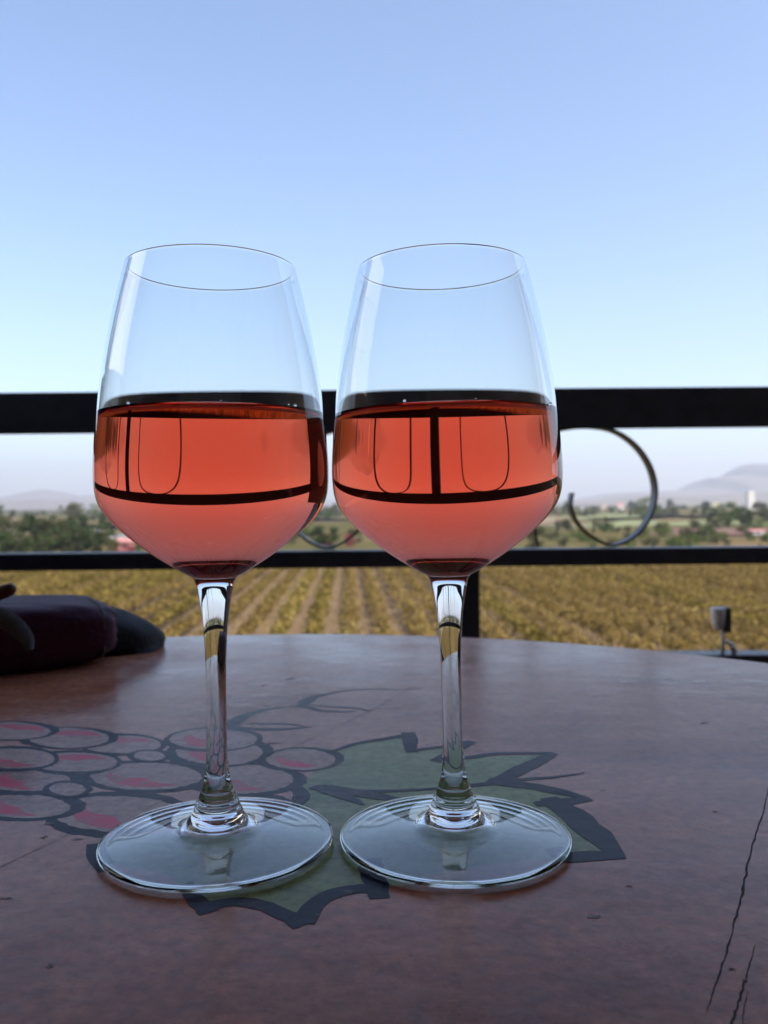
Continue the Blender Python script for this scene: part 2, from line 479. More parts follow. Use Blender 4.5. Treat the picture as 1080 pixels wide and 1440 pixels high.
TC = Vector((-.09, .257)); TR = .5
troot = empty('round_table', (TC.x, TC.y, 0))
tag(troot, 'round red brown wooden table with grapes and a vine leaf painted on its top', 'table')
tb = MB()
SEG = 160
rings = [(0, 0), (TR-.006, 0), (TR-.0015, -.0016), (TR, -.006), (TR, -.026), (TR-.004, -.030), (0, -.030)]
prevr = None
for (r, z) in rings:
    if r == 0: cur = [(0, 0, z)]
    else: cur = [(r*math.cos(2*PI*k/SEG), r*math.sin(2*PI*k/SEG), z) for k in range(SEG)]
    if prevr is not None:
        if len(prevr) == 1: tb.add(prevr+cur, [(0, 1+k, 1+(k+1) % SEG) for k in range(SEG)], 0, True)
        elif len(cur) == 1: tb.add(cur+prevr, [(0, 1+(k+1) % SEG, 1+k) for k in range(SEG)], 0, True)
        else: tb.add(prevr+cur, [(k, SEG+k, SEG+(k+1) % SEG, (k+1) % SEG) for k in range(SEG)], 0, True)
    prevr = cur
top = tb.build('tabletop', M['wood'], troot, (0, 0, ZT))
for p in top.data.polygons:
    p.use_smooth = abs(p.normal.z) < .98
pb = MB()
pb.tube([(0,0,.06), (0,0,.10), (0,0,.3), (0,0,.62), (0,0,.729)], [.06,.045,.04,.05,.11], 24)
pb.build('pedestal', M['wood'], troot)
fb = MB()
for k in range(4):
    a = PI/4+k*PI/2
    fb.tube([(.03*math.cos(a), .03*math.sin(a), .11), (.2*math.cos(a), .2*math.sin(a), .06), (.34*math.cos(a), .34*math.sin(a), .02)], [.03,.026,.02], 10)
fb.build('feet', M['wood'], troot)

LK = .12
# paint: flat sheets a fraction of a millimetre thick on the varnish
def T(px, py, lift=.0):
    lift *= LK
    p = on_z(px, py, ZT); return Vector((p.x-TC.x, p.y-TC.y, ZT+lift))
def poly(mb, pts, lift):
    mb.add([T(x, y, lift) for x, y in pts], [tuple(range(len(pts)))])
def ribbon(mb, pts, widths, lift, jag=0.0, sub=6):
    """pts in picture pixels, widths in metres on the table"""
    P = [T(x, y, lift) for x, y in pts]
    cp = catmull(P, sub)
    n = len(cp); W = []
    for i in range(n):
        t = i/(n-1)*(len(widths)-1); k = min(int(t), len(widths)-2); W.append(widths[k]+(widths[k+1]-widths[k])*(t-k))
    vs = []
    for i in range(n):
        d = (cp[min(n-1, i+1)]-cp[max(0, i-1)]).normalized(); a = Vector((-d.y, d.x, 0))
        j = 1+random.uniform(-jag, jag)
        o = a*random.uniform(-jag, jag)*W[i]*1.2
        vs += [cp[i]+a*W[i]/2*j+o, cp[i]-a*W[i]/2*j+o]
    for v in vs: v.z = ZT+lift*LK
    mb.add(vs, [(2*i, 2*i+1, 2*i+3, 2*i+2) for i in range(n-1)])
grapes = [(16,1028,60,13),(96,1038,62,15),(171,1047,60,14),(18,1067,64,16),(104,1072,66,15.5),(205,1092,86,21),(38,1098,70,17.5),(34,1134,74,19),(166,1145,99,29),(300,1040,66,16),(308,1058,68,20),(423,1068,54,16),(342,1096,78,22),(350,1140,66,22),(-70,1045,60,14),(-80,1085,66,17),(-90,1120,70,18)]
gf, go_, gp = MB(), MB(), MB()
grapes.sort(key=lambda g: -g[1] if g[3] < 17 else -g[1]-5)
def ell(cx, cy, rx, ry, n=40, sq=0.0, ph=0):
    return [(cx+rx*math.cos(2*PI*k/n)*(1+sq*math.sin(4*PI*k/n+ph)), cy+ry*math.sin(2*PI*k/n)) for k in range(n)]
for i, (cx, cy, rx, ry) in enumerate(grapes):
    ph = random.uniform(0, 6)
    e = ell(cx, cy, rx, ry, 40, .03, ph)
    l0 = .00010 + i*.00005
    poly(gf, e, l0)
    # outline as a brush ring of uneven width
    P = e+[e[0]]
    wd = [.0019+.0026*(1+math.sin(k*.16*2+ph))/2 + .0012*(1 if ry > 17 else 0) for k in range(41)]
    ribbon(go_, P, wd, l0+.000018, .08, 2)
    # pink crescent
    s0 = random.choice([.1, .5, .6]) if i not in (1, 2, 4, 11) else .9
    a0 = PI*(.35 if ry > 15.7 else 1.15)+random.uniform(-.3,.3)
    outerp = []; innerp = []
    for k in range(15):
        t = a0 + PI*.85*k/14
        outerp.append((cx+.70*rx*math.cos(t)+.06*rx, cy+.72*ry*math.sin(t)))
        q = math.sin(PI*k/14)
        innerp.append((cx+(.70-.55*q)*rx*math.cos(t)+.06*rx, cy+(.72-.60*q)*ry*math.sin(t)))
    poly(gp, outerp+innerp[::-1], l0+.000032)
for (cx, cy, rx, ry) in ((210,1063,26,8), (95,1110,30,10.5)):
    e = ell(cx, cy, rx, ry, 24); poly(gf, e, .00100); ribbon(go_, e+[e[0]], [.0026]*5, .00102, .1, 2)
pt = empty('grape_painting'); pt.parent = troot
pt2 = gf.build('grape_fill', M['p_grape'], pt); go_.build('outline', M['p_dark'], pt)
m_pink, nt, out = newmat('streaky_pink_paint'); 
M['p_pink2'] = m_pink
b = N(nt, 'ShaderNodeBsdfPrincipled'); geo = N(nt, 'ShaderNodeNewGeometry'); nz = N(nt, 'ShaderNodeTexNoise', Scale=90.0, Detail=5.0, Roughness=.7)
nt.links.new(geo.outputs['Position'], nz.inputs['Vector'])
rr = ramp(nt, [(.34, (.36,.22,.20)), (.46, (.58,.12,.16)), (.58, (.70,.06,.12))], nz.outputs['Fac']); nt.links.new(rr.outputs[0], b.inputs['Base Color'])
b.inputs['Roughness'].default_value = .3; b.inputs['Specular IOR Level'].default_value = .15; nt.links.new(b.outputs[0], out.inputs['Surface'])
gp.build('pink_crescent', M['p_pink2'], pt)
# open loops behind
lp = MB()
ribbon(lp, [(322,1026),(330,1016),(348,1005),(375,998),(402,994),(425,993)], [.006,.009,.006,.003,.002], .0003)
ribbon(lp, [(328,1022),(345,1024),(375,1026),(405,1025),(438,1022)], [.004,.004,.005,.004,.0015], .00032)
ribbon(lp, [(345,1018),(370,1018),(400,1018),(430,1021)], [.002,.003,.003,.001], .00034)
ribbon(lp, [(424,995),(432,985),(450,978),(490,971),(530,969),(560,970),(592,968)], [.006,.009,.004,.003,.003,.002,.001], .00036)
ribbon(lp, [(432,994),(450,999),(480,1001),(500,1000)], [.005,.004,.004,.002], .00038)
ribbon(lp, [(440,992),(470,994),(500,996),(520,1000)], [.002,.003,.003,.002], .0004)
lp.build('tendril_loops', M['p_dark'], pt); lp = MB()
ribbon(lp, [(137,1186),(136,1205),(150,1225)], [.007,.006,.005], .0003)
lp.build('leaf_stem', M['p_dark'], pt)
# leaf
leaf = [(418,1112),(440,1086),(474,1060),(478,1051),(520,1041),(560,1034),(577,1033),(578,1056),(625,1049),(662,1046),(614,1069),(655,1066),(777,1060),(697,1101),(829,1123),(757,1130),(800,1150),(840,1180),(873,1206),(802,1209),(780,1216),(700,1222),(600,1240),(545,1247),(534,1262),(500,1254),(470,1258),(440,1276),(426,1301),(400,1284),(363,1272),(320,1270),(288,1280),(275,1262),(225,1235),(160,1225),(138,1190),(200,1180),(330,1170),(390,1150)]
pl = empty('leaf_painting'); pl.parent = troot
lf = MB(); lf_o = MB()
from mathutils.geometry import tessellate_polygon
lv = [T(x, y, .00003) for x, y in leaf]
lf.add(lv, tessellate_polygon([lv]))
lfo = lf.build('leaf_fill', M['p_leaf'], pl)
for p in lfo.data.polygons:
    if p.normal.z < 0: p.flip()
BW = .82
def st(pts, w, l): ribbon(lf_o, pts, [q*BW for q in w], l+.0005, .05, 3)
st([(470,1056),(500,1046),(540,1039),(572,1034)], [.003,.004,.005,.006], .00050)
st([(573,1030),(577,1044),(579,1058)], [.009,.009,.006], .00051)
st([(578,1056),(600,1053),(630,1049),(664,1043)], [.004,.004,.003,.007], .00052)
st([(664,1043),(640,1056),(612,1071)], [.006,.007,.008], .00053)
st([(608,1069),(655,1066),(700,1060),(778,1059)], [.004,.005,.005,.004], .00054)
st([(778,1059),(745,1076),(718,1090),(694,1102)], [.006,.010,.010,.009], .00055)
st([(694,1102),(740,1096),(780,1093),(822,1087)], [.006,.004,.003,.001], .00056)
st([(685,1098),(740,1105),(780,1112),(830,1124)], [.009,.009,.009,.002], .00057)
st([(830,1123),(795,1128),(752,1131)], [.006,.009,.006], .00058)
st([(770,1122),(800,1142),(835,1172),(874,1208)], [.009,.014,.014,.004], .00059)
st([(875,1204),(840,1203),(800,1206),(770,1208)], [.005,.009,.010,.008], .00060)
lf_o.build('outline', M['p_dark'], pl); lf_o = MB(); BW = .56
st([(520,1216),(526,1234),(534,1264)], [.013,.013,.011], .00061)
st([(538,1254),(505,1250),(478,1254),(450,1266),(424,1298)], [.009,.010,.011,.011,.012], .00062)
st([(426,1302),(400,1286),(363,1272),(325,1268),(284,1277)], [.010,.010,.010,.009,.011], .00063)
st([(294,1284),(280,1270),(262,1250)], [.010,.010,.007], .00064)
lf_o.build('outline', M['p_dark'], pl); lf_o = MB(); BW = .82
st([(415,1106),(425,1118),(412,1134)], [.006,.008,.008], .00065)
# veins
st([(434,1109),(452,1108),(475,1110),(520,1113),(600,1110),(690,1102)], [.001,.010,.008,.004,.003,.005], .00066)
st([(455,1109),(485,1120),(512,1132)], [.009,.008,.001], .00067)
st([(480,1111),(530,1120),(575,1126)], [.006,.009,.002], .00068)
lf_o.build('vein', M['p_dark'], pl)
# cracks, plank seams and pits
cr = MB()
def crk(pts, w, l=.0007):
    cr = MB(); l += .0006; ribbon(cr, pts, [q*.31 for q in w], l, .45, 8); cr.build('crack' if len(pts) != 3 or abs(pts[0][0]-pts[2][0]) > 20 or l < .0008 else 'pit', M['crack'], troot)
crk([(1082,1100),(1074,1140),(1056,1195),(1045,1250),(1032,1300),(1018,1350),(1003,1395),(993,1425)], [.0010,.0012,.0014,.0022,.0013,.0013,.0010,.0003])
crk([(1062,1328),(1050,1372),(1038,1410),(1026,1445),(1015,1480)], [.0004,.0011,.0016,.0014,.0010], .00072)
crk([(1052,1395),(1046,1420),(1044,1450)], [.0003,.0007,.0004], .00073)
crk([(0,1220),(50,1196),(110,1168)], [.0007,.0008,.0003], .00074)
crk([(205,1138),(232,1124)], [.0006,.0004], .00075)
crk([(378,1062),(420,1047),(470,1024),(520,1000),(560,978),(600,955)], [.0010,.0008,.0010,.0008,.0006,.0003], .00076)
crk([(600,955),(650,925),(690,905)], [.0003,.0004,.0002], .00077)
for (x, y) in ((251,952),(583,925),(778,935),(742,938),(801,946),(867,958),(806,1020),(964,1014),(849,1112),(1006,1142),(1030,1364),(1048,1380),(240,1112),(884,1247)):
    w = random.uniform(3, 6); crk([(x-w, y), (x, y-.4), (x+w, y+.3)], [.0006, .0022, .0005], .0008+random.random()*.00005)
for (x, y, w) in ((836,1290,9),(5,1265,12),(991,1017,6),(384,1046,12),(372,964,6),(69,1159,7),(110,1181,8),(30,1094,3),(70,1360,5),(410,955,7),(62,1178,6)):
    ch = MB(); ribbon(ch, [(x-w, y+1), (x-w*.2, y-.6), (x+w, y-1)], [.0004, random.uniform(.0012, .0030), .0003], .00085+random.random()*.00005, .4, 4); ch.build('paint_chip', M['chip'], troot)

# ------------------------------------------------------------------ bags on the table edge
def superbox(mb, c, ax, half, e=.45, n=40, m=24, sag=0.0, wr=0.0, zmin=-9, xmax=9):
    """rounded box (superellipsoid), ax = direction angle of its long side"""
    ca, sa = math.cos(ax), math.sin(ax)
    def pw(v, q): return math.copysign(abs(v)**q, v)
    vs = []
    for j in range(m+1):
        ph = -PI/2+PI*j/m
        for k in range(n):
            t = 2*PI*k/n
            x = pw(math.cos(ph), e)*pw(math.cos(t), e); y = pw(math.cos(ph), e)*pw(math.sin(t), e); z = pw(math.sin(ph), e*1.3)
            s = 1 + wr*(noise.noise(Vector((x*2+c[0]*9, y*2, z*2))) + .8*noise.noise(Vector((x*7+y*3, y*4, z*3+5))))
            X, Y, Z = x*half[0]*s, y*half[1]*s, z*half[2]*s*(1-sag*x*x)
            Z = max(Z, -half[2]*.98, zmin)
            X = min(X, xmax + .002*math.sin(Z*60))
            vs.append((c[0]+X*ca-Y*sa, c[1]+X*sa+Y*ca, c[2]+Z))
    fs = [(j*n+k, j*n+(k+1) % n, (j+1)*n+(k+1) % n, (j+1)*n+k) for j in range(m) for k in range(n)]
    mb.add(vs, fs, 0, True)
bg = empty('handbag', (-.270, .576, ZT))
tag(bg, 'dark plum bag with a grey strap on the table, nearer than the black one', 'bag', 'dark bags on the table')
def loc(v, o): return Vector(v)-Vector(o.location)
b1 = MB(); a1 = R(28)
superbox(b1, (-.09, .005, .0225), a1, (.166, .060, .0235), .32, n=96, m=48, wr=.028)
ob = b1.build('bag_body', M['plum'], bg)
pp = MB()   # seam piping round the right hand end
pts = []
for k in range(33):
    t = 2*PI*k/32
    q = .45
    yy = math.copysign(abs(math.cos(t))**q, math.cos(t))*.0530; zz = math.copysign(abs(math.sin(t))**q, math.sin(t))*.0192
    x = .153
    pts.append((-.09+x*math.cos(a1)-yy*math.sin(a1), .005+x*math.sin(a1)+yy*math.cos(a1), .0228+zz))
pp.tube(pts, .0016, 8, cap=False); pp.build('seam_piping', M['grey_strap'], bg)
sp = MB()   # flat strap lying over the near side
c0 = [on_y(-45, 880, .500), on_y(-20, 866, .497), on_y(0, 868, .495), on_y(15, 876, .493), on_y(30, 888, .49), on_y(40, 901, .486), on_y(43, 914, .484)]
c0 = [loc(p, bg) for p in c0]
cc = catmull(c0, 5); nn = len(cc)
vs = []
for i, p in enumerate(cc):
    w = .0062*(1-.75*max(0, (i/(nn-1)-.55)/.45)**2)
    d = (cc[min(nn-1, i+1)]-cc[max(0, i-1)]).normalized(); nx = Vector((-d.z, 0, d.x)).normalized()
    if nx.z < 0: nx = -nx
    vs += [p+nx*w+Vector((0,-.001,0)), p+nx*w*.3+Vector((0,-.004,0)), p-nx*w*.6+Vector((0,-.0035,0)), p-nx*w+Vector((0,.002,0)), p+nx*w*.2+Vector((0,.004,0))]
fs = [(5*i+k, 5*i+(k+1) % 5, 5*i+5+(k+1) % 5, 5*i+5+k) for i in range(nn-1) for k in range(5)] + [(0,1,2,3,4), tuple(5*(nn-1)+k for k in (4,3,2,1,0))]
sp.add(vs, fs, 0, True); sp.build('strap', M['grey_strap'], bg)
rt = MB()
p0 = [loc(on_y(x, y, .56), bg) for x, y in ((-18,840),(-4,836),(8,831),(17,828),(22,828))]
rt.tube(p0, [.004,.0044,.0046,.004,.0018], 12); rt.build('zip_tab', M['red_tab'], bg)
b2 = empty('black_bag', (-.30, .68, ZT))
tag(b2, 'black rounded bag lying behind the plum bag at the far edge of the table', 'bag', 'dark bags on the table')
m2 = MB()
superbox(m2, (.004, .0, .0), R(2), (.116, .046, .0355), .66, wr=.03, zmin=0)
m2.build('bag_body', M['black_leather'], b2)
m3 = MB()
m3.tube([(-.08,-.0,.0335),(-.03,.0,.0345),(.03,.0,.0335),(.075,.0,.0275)], .0011, 6); m3.build('zip', M['grey_strap'], b2)

# ------------------------------------------------------------------ railing
YR = 1.64
rl = empty('terrace_railing', (0, YR, 0))
tag(rl, 'black iron terrace railing with thick top rail, thin middle rail and curled bars', 'railing')
def rail(y0l, y1l, y0r, y1r, depth, name, x0=-1.238, x1=2.35):
    """pixel rows of its edges at the frame's left and right side"""
    mb = MB()
    def zz(px, py): return on_y(px, py, YR).z
    # front face plane at YR: fit straight line
    pa, pb_ = on_y(0, 720, YR).x, on_y(1080, 720, YR).x
    def line(yl, yr, x):
        zl, zr = zz(0, yl), zz(1080, yr); return zl+(zr-zl)*(x-pa)/(pb_-pa)
    vs = []
    for x in (x0, x1):
        for (yy, e) in ((0, 0), (depth, 0), (depth, 1), (0, 1)):
            z = line(y1l, y1r, x) if e == 0 else line(y0l, y0r, x)
            vs.append((x, yy, z))
    mb.add(vs, [(0,1,2,3)[::-1], (4,5,6,7), (0,4,7,3)[::-1], (1,2,6,5), (3,7,6,2)[::-1], (0,1,5,4)])
    o = mb.build(name, M['iron'], rl)
    bevel(o, .0035)
    return line
# upper rail (seen from below: the lower edge of its back face is hidden)
lt = rail(552, 608, 543, 598, .05, 'top_rail')
lm = rail(779, 801, 769, 790, .04, 'middle_rail')
ll = rail(927, 985, 921, 979, .05, 'bottom_rail')
for xx in (on_y(661.5, 780, YR).x, on_y(661.5, 780, YR).x+1.6):
    mb = MB()
    mb.box((xx-.0185, .006, 0.0), (xx+.0185, .043, ll(985, 979, xx)+.002))
    mb.box((xx-.0185, .006, ll(927, 921, xx)-.002), (xx+.0185, .039, lm(801, 790, xx)+.003))
    mb.box((xx-.0185, .006, lm(779, 769, xx)-.003), (xx+.0185, .039, lt(608, 598, xx)+.003))
    bevel(mb.build('post', M['iron'], rl), .002, 2)
# curled bars: flat strip, broad side running away from the viewer
XP = on_y(661.5, 690, YR).x
def scroll(mirror, xoff=0):
    raw = [(757,768),(752,740),(744,700),(743,660),(754,628),(775,609),(805,601),(835,599.5),(868,606),(897,626),(917,655),(925,688),(919,722),(898,752),(866,767),(836,756),(814,735),(805,712),(807,693)]
    P = []
    for (x, y) in raw:
        p = on_y(x, y, YR)
        P.append(Vector((p.x-XP, 0, p.z)))
    # stay inside the rails
    cp = catmull(P, 8)
    n = len(cp); vs = []
    th = .0023; dp = .016
    for i in range(n):
        d = (cp[min(n-1, i+1)]-cp[max(0, i-1)]).normalized(); nx = Vector((-d.z, 0, d.x))
        for (a, b) in ((1, -1), (1, 1), (-1, 1), (-1, -1)):
            q = cp[i]+nx*th*a+Vector((0, dp*b+.020, 0))
            x = -q.x if mirror else q.x
            vs.append((x+XP+xoff, q.y, q.z - (.0008*math.copysign(1, 1) if mirror else 0)))
    fs = [(4*i+k, 4*i+(k+1) % 4, 4*i+4+(k+1) % 4, 4*i+4+k) for i in range(n-1) for k in range(4)] + [(0,1,2,3), (4*n-1, 4*n-2, 4*n-3, 4*n-4)]
    if mirror: fs = [f[::-1] for f in fs]
    mb = MB(); mb.add(vs, fs, 0, True)
    o = mb.build('scroll', M['iron2'], rl)
    for p in o.data.polygons: p.use_smooth = True
    o.data.set_sharp_from_angle(angle=R(40))
M['iron2'] = simple('grey_black_iron_strip', [(0.3, (.022,.026,.027)), (0.7, (.04,.045,.048))], scale=40, rough=.4, rough_var=.1, bump=.2, bscale=200, metallic=.0)
scroll(False); scroll(True); scroll(False, 1.6); scroll(True, 1.6)
# little outdoor spotlight clamped on the bottom rail
lx = on_y(1012, 880, YR+.02)
sl = empty('spotlight', (lx.x, YR+.025, ll(927, 921, lx.x)))
tag(sl, 'small steel spotlight with black back standing on the bottom rail', 'spotlight')
z0 = sl.location.z
hz = on_y(1012, 856, YR).z-z0; lz = on_y(1012, 882, YR).z-z0
h = MB(); h.tube([(-.004,-.010,lz-.006),(-.004,-.010,lz+.004),(-.006,-.012,hz-.004),(-.006,-.012,hz)], [.009,.0125,.0145,.0135], 20)
h.build('lamp_head', M['steel'], sl)
h = MB(); h.box((.004,-.020,lz-.012), (.0175,.008,hz+.001)); bevel(h.build('lamp_back', M['iron'], sl), .002)
h = MB(); h.tube([(.006,-.004,0),(.006,-.004,lz)], .0035, 10); h.build('stalk', M['steel'], sl)
h = MB(); h.tube([(.028,-.008,.001),(.022,-.008,.016),(.010,-.006,.024)], [.006,.006,.004], 8); h.build('bracket', M['steel'], sl)

# ------------------------------------------------------------------ terrace shell (behind and beside the lens)
def box_obj(name, lo, hi, mat, kind='structure', **kw):
    mb = MB(); mb.box(lo, hi); o = mb.build(name, mat)
    if kw: tag(o, kw.get('label'), kw.get('cat'))
    else: tag(o, kind=kind)
    return o
box_obj('terrace_floor', (-1.5, -2.7, -.2), (2.5, 1.78, 0), M['tile'])
box_obj('terrace_ceiling', (-2.9, -2.8, 3.0), (2.6, 0.97, 3.15), M['roofwood'])
box_obj('back_wall', (-1.5, -2.85, 0.002), (2.5, -2.7, 2.998), M['plaster'], label='beige plastered back wall of the terrace behind the table', cat='wall')
box_obj('side_wall', (2.36, -2.698, 0.002), (2.5, 1.6, 2.998), M['plaster'], label='beige plastered side wall at the right end of the terrace', cat='wall')
box_obj('added_dark_block', (-1.48, 0.30, 0.002), (-1.24, 1.70, 1.26), M['darkwall'], label='added dark block along the left side of the terrace, out of the frame, for the dark band in the wine', cat='added_dark_block')  # unseen block, added and raised to darken the left wine's right edge
box_obj('end_wall', (-1.48, -2.698, 0.002), (-1.22, 0.297, 2.998), M['darkwall'], label='dark stone wall at the left end of the terrace behind the added dark block', cat='wall')
box_obj('added_upright', (-1.44, 1.10, 1.263), (-1.16, 1.32, 2.998), M['darkwall'], label='added dark upright at the left corner of the terrace, out of the frame, for the dark slit in the glass reflections', cat='added_upright')  # unseen upright, added as a dark shape for wine and glass to pick up
nb = empty('added_white_reflector', (-9.0, 1.0, GZ)); tag(nb, 'added white block left of the terrace, out of the frame, mirrored as bright strips in the glasses', 'building')  # unseen white block, added so the glasses mirror a brighter strip
mb = MB(); mb.box((-4, -5, 0), (0, 6.5, 17)); mb.build('wall', M['white_wall'], nb)
mb = MB(); mb.box((-4.3, -5.3, 17.0), (.3, 6.8, 17.3)); mb.build('roof', M['white_wall'], nb)
# supporting storey below the terrace
box_obj('house_storey', (-1.45, -2.65, GZ), (2.45, 1.6, -.202), M['plaster'], label='plastered lower storey carrying the terrace', cat='building')

# ------------------------------------------------------------------ ground
def groundmat():
    m, nt, out = newmat('valley_ground'); L = nt.links.new
    geo = N(nt, 'ShaderNodeNewGeometry'); b = N(nt, 'ShaderNodeBsdfDiffuse')
    mp = N(nt, 'ShaderNodeMapping'); mp.inputs['Scale'].default_value = (.022, .0085, 1); L(geo.outputs['Position'], mp.inputs['Vector'])
    vo = N(nt, 'ShaderNodeTexNoise', Scale=1.0, Detail=9.0, Roughness=.62); L(mp.outputs[0], vo.inputs['Vector'])
    r = ramp(nt, [(.30, (.055,.060,.024)), (.42, (.085,.085,.035)), (.49, (.13,.105,.05)), (.54, (.08,.085,.033)), (.60, (.17,.125,.07)), (.70, (.20,.15,.09))], vo.outputs['Fac'])
    n = N(nt, 'ShaderNodeTexNoise', Scale=.08, Detail=6.0, Roughness=.7); L(geo.outputs['Position'], n.inputs['Vector'])
    r2 = ramp(nt, [(.3, (.6,.6,.6)), (.7, (1.2,1.15,1.05))], n.outputs['Fac'])
    mx = N(nt, 'ShaderNodeMix', data_type='RGBA', blend_type='MULTIPLY'); mx.inputs['Factor'].default_value = 1
    L(r.outputs[0], mx.inputs['A']); L(r2.outputs[0], mx.inputs['B']); L(mx.outputs['Result'], b.inputs['Color'])
    L(b.outputs[0], out.inputs['Surface']); return m
def ground_sheet(name, pts, z, mat):
    mb = MB(); vs = [Vector((p[0], p[1], z)) for p in pts]; mb.add(vs, [tuple(range(len(vs)))]); o = mb.build(name, mat)
    for p in o.data.polygons:
        if p.normal.z < 0: p.flip()
    return tag(o, kind='structure')
ground_sheet('ground', [(-14000, -3000), (14000, -3000), (14000, 16000), (-14000, 16000)], GZ, groundmat())
M['soil'] = simple('sandy_vineyard_soil', [(0.3, (.11,.068,.028)), (0.5, (.16,.10,.042)), (0.7, (.21,.135,.06))], scale=.6, rough=1, detail=8)
M['redsoil'] = simple('red_brown_ploughed_soil', [(0.3, (.11,.05,.03)), (0.7, (.17,.085,.05))], scale=.05, rough=1)
M['greenfield'] = simple('pale_green_field', [(0.3, (.14,.16,.05)), (0.7, (.21,.21,.085))], scale=.05, rough=1)
M['tanfield'] = simple('tan_field', [(0.3, (.17,.12,.06)), (0.7, (.26,.19,.11))], scale=.05, rough=1)
VY0, VY1 = 26.0, 127.0
ground_sheet('vineyard_soil', [(-95, VY0-4), (95, VY0-4), (95, VY1+1), (-95, VY1+1)], GZ+.02, M['soil'])
ground_sheet('road', [(-300, VY1+1.5), (300, VY1+1.5), (300, VY1+6.5), (-300, VY1+6.5)], GZ+.03, M['asphalt'])
def patch(name, x0, y0, x1, y1, mat, dz):
    a = [on_z(x0, y1, GZ), on_z(x1, y1, GZ), on_z(x1, y0, GZ), on_z(x0, y0, GZ)]
    pts = []
    for k in range(4):
        p, q = a[k], a[(k+1) % 4]; n_ = 14
        amp = (a[2]-a[1]).length*.16
        for i_ in range(n_):
            t = i_/n_; w_ = p.lerp(q, t)
            pts.append((w_.x+amp*noise.noise(Vector((w_.x*.05, w_.y*.05, 3)))*1.5, w_.y+amp*noise.noise(Vector((w_.x*.06, w_.y*.06, 9)))*2))
    ground_sheet(name, pts, GZ+dz, mat)
patch('ploughed_field', 940, 742, 1240, 756, M['redsoil'], .05)
patch('green_field', 845, 723, 915, 742, M['greenfield'], .06)
patch('tan_field', -160, 731, 45, 748, M['tanfield'], .05)
patch('tan_field', 700, 728, 790, 740, M['tanfield'], .07)
patch('tan_field', 200, 722, 420, 733, M['tanfield'], .07)

# ------------------------------------------------------------------ leaves
def leafquads(mb, c, rad, n, size, mi=0, squash=1.0, shell=.5, leafdir=None):
    for _ in range(n):
        while True:
            d = Vector((random.uniform(-1,1), random.uniform(-1,1), random.uniform(-1,1)))
            l = d.length
            if .05 < l <= 1: break
        k = (shell + (1-shell)*random.random())
        p = c + Vector((d.x/l*rad*k, d.y/l*rad*k, d.z/l*rad*k*squash))
        s = size*random.uniform(.6, 1.3)
        nrm = (d + Vector((random.uniform(-.8,.8), random.uniform(-.8,.8), random.uniform(-.3,1.0)))).normalized()
        a = nrm.cross(Vector((random.random()-.5, random.random()-.5, random.random()-.5))).normalized(); b_ = nrm.cross(a)
        mb.add([p-a*s*.5, p-b_*s*.34, p+a*s*.5, p+b_*s*.34], [(0,1,2,3)], mi)
# vine rows
def vine_row(L, seed, width, h, mat, density=80):
    random.seed(seed); mb = MB()
    y = 0.0
    while y < L:
        hh = h*random.uniform(.72, 1.15); w = width*random.uniform(.7, 1.25)
        if random.random() > .05:
            for q in range(3):
                leafquads(mb, Vector((random.uniform(-.2,.2)*w, y+random.uniform(-.4,.4), .45+hh*.5*random.uniform(.6,1.1))), w*random.uniform(.55,.8), density//3, .32, 0, hh/w*.5, .35)
            # long shoots
            for q in range(3):
                a = random.uniform(0, 2*PI); r_ = w*random.uniform(.6,1.1)
                leafquads(mb, Vector((math.cos(a)*r_, y+math.sin(a)*r_, .5+hh*random.uniform(.4,1.05))), .18, 4, .2)
        mb.tube([(0, y, 0), (random.uniform(-.05,.05), y, .35), (0, y, .8)], [.05,.04,.03], 5, 1)
        y += random.uniform(.9, 1.3)
    o = mb.build('vine_row', [mat, M['bark']])
    return o
AZ = math.atan((490-540)/F)
LROW = 94
protos = [vine_row(LROW, 100+i, w, h, M[m_]) for i, (w, h, m_) in enumerate(((.92,1.0,'leaf_vine'), (.96,1.05,'leaf_vine_green'), (.88,.95,'leaf_vine'), (1.3,1.25,'leaf_vine'), (1.35,1.3,'leaf_vine_green'), (1.25,1.2,'leaf_vine')))]
random.seed(11)
used = [False]*len(protos)
sp_ = 2.3
k = 0
for i in range(-30, 33):
    x0 = i*sp_
    xm = 0
    right = x0 > 4.5
    v = random.choice((3,4,5)) if right else random.choice((0,1,2))
    if used[v]: o = protos[v].copy(); COL.objects.link(o)
    else: o = protos[v]; used[v] = True
    ys = 31.5+random.uniform(-.3,.3)
    o.location = (x0 + ys*math.tan(AZ) + random.uniform(-.08,.08), ys, GZ+.02)
    o.rotation_euler = (0, 0, -AZ)
    o.scale = (1, 1, random.uniform(.92, 1.08))
    if x0 < -14: lab = 'row of autumn yellow vines on the left side of the vineyard'
    elif x0 <= 4.5: lab = 'row of yellow brown vines with bare sandy soil beside it, middle of the vineyard'
    else: lab = 'dense leafy row of yellow green vines on the right side of the vineyard'
    tag(o, lab, 'vine row', 'rows of vines in the vineyard')

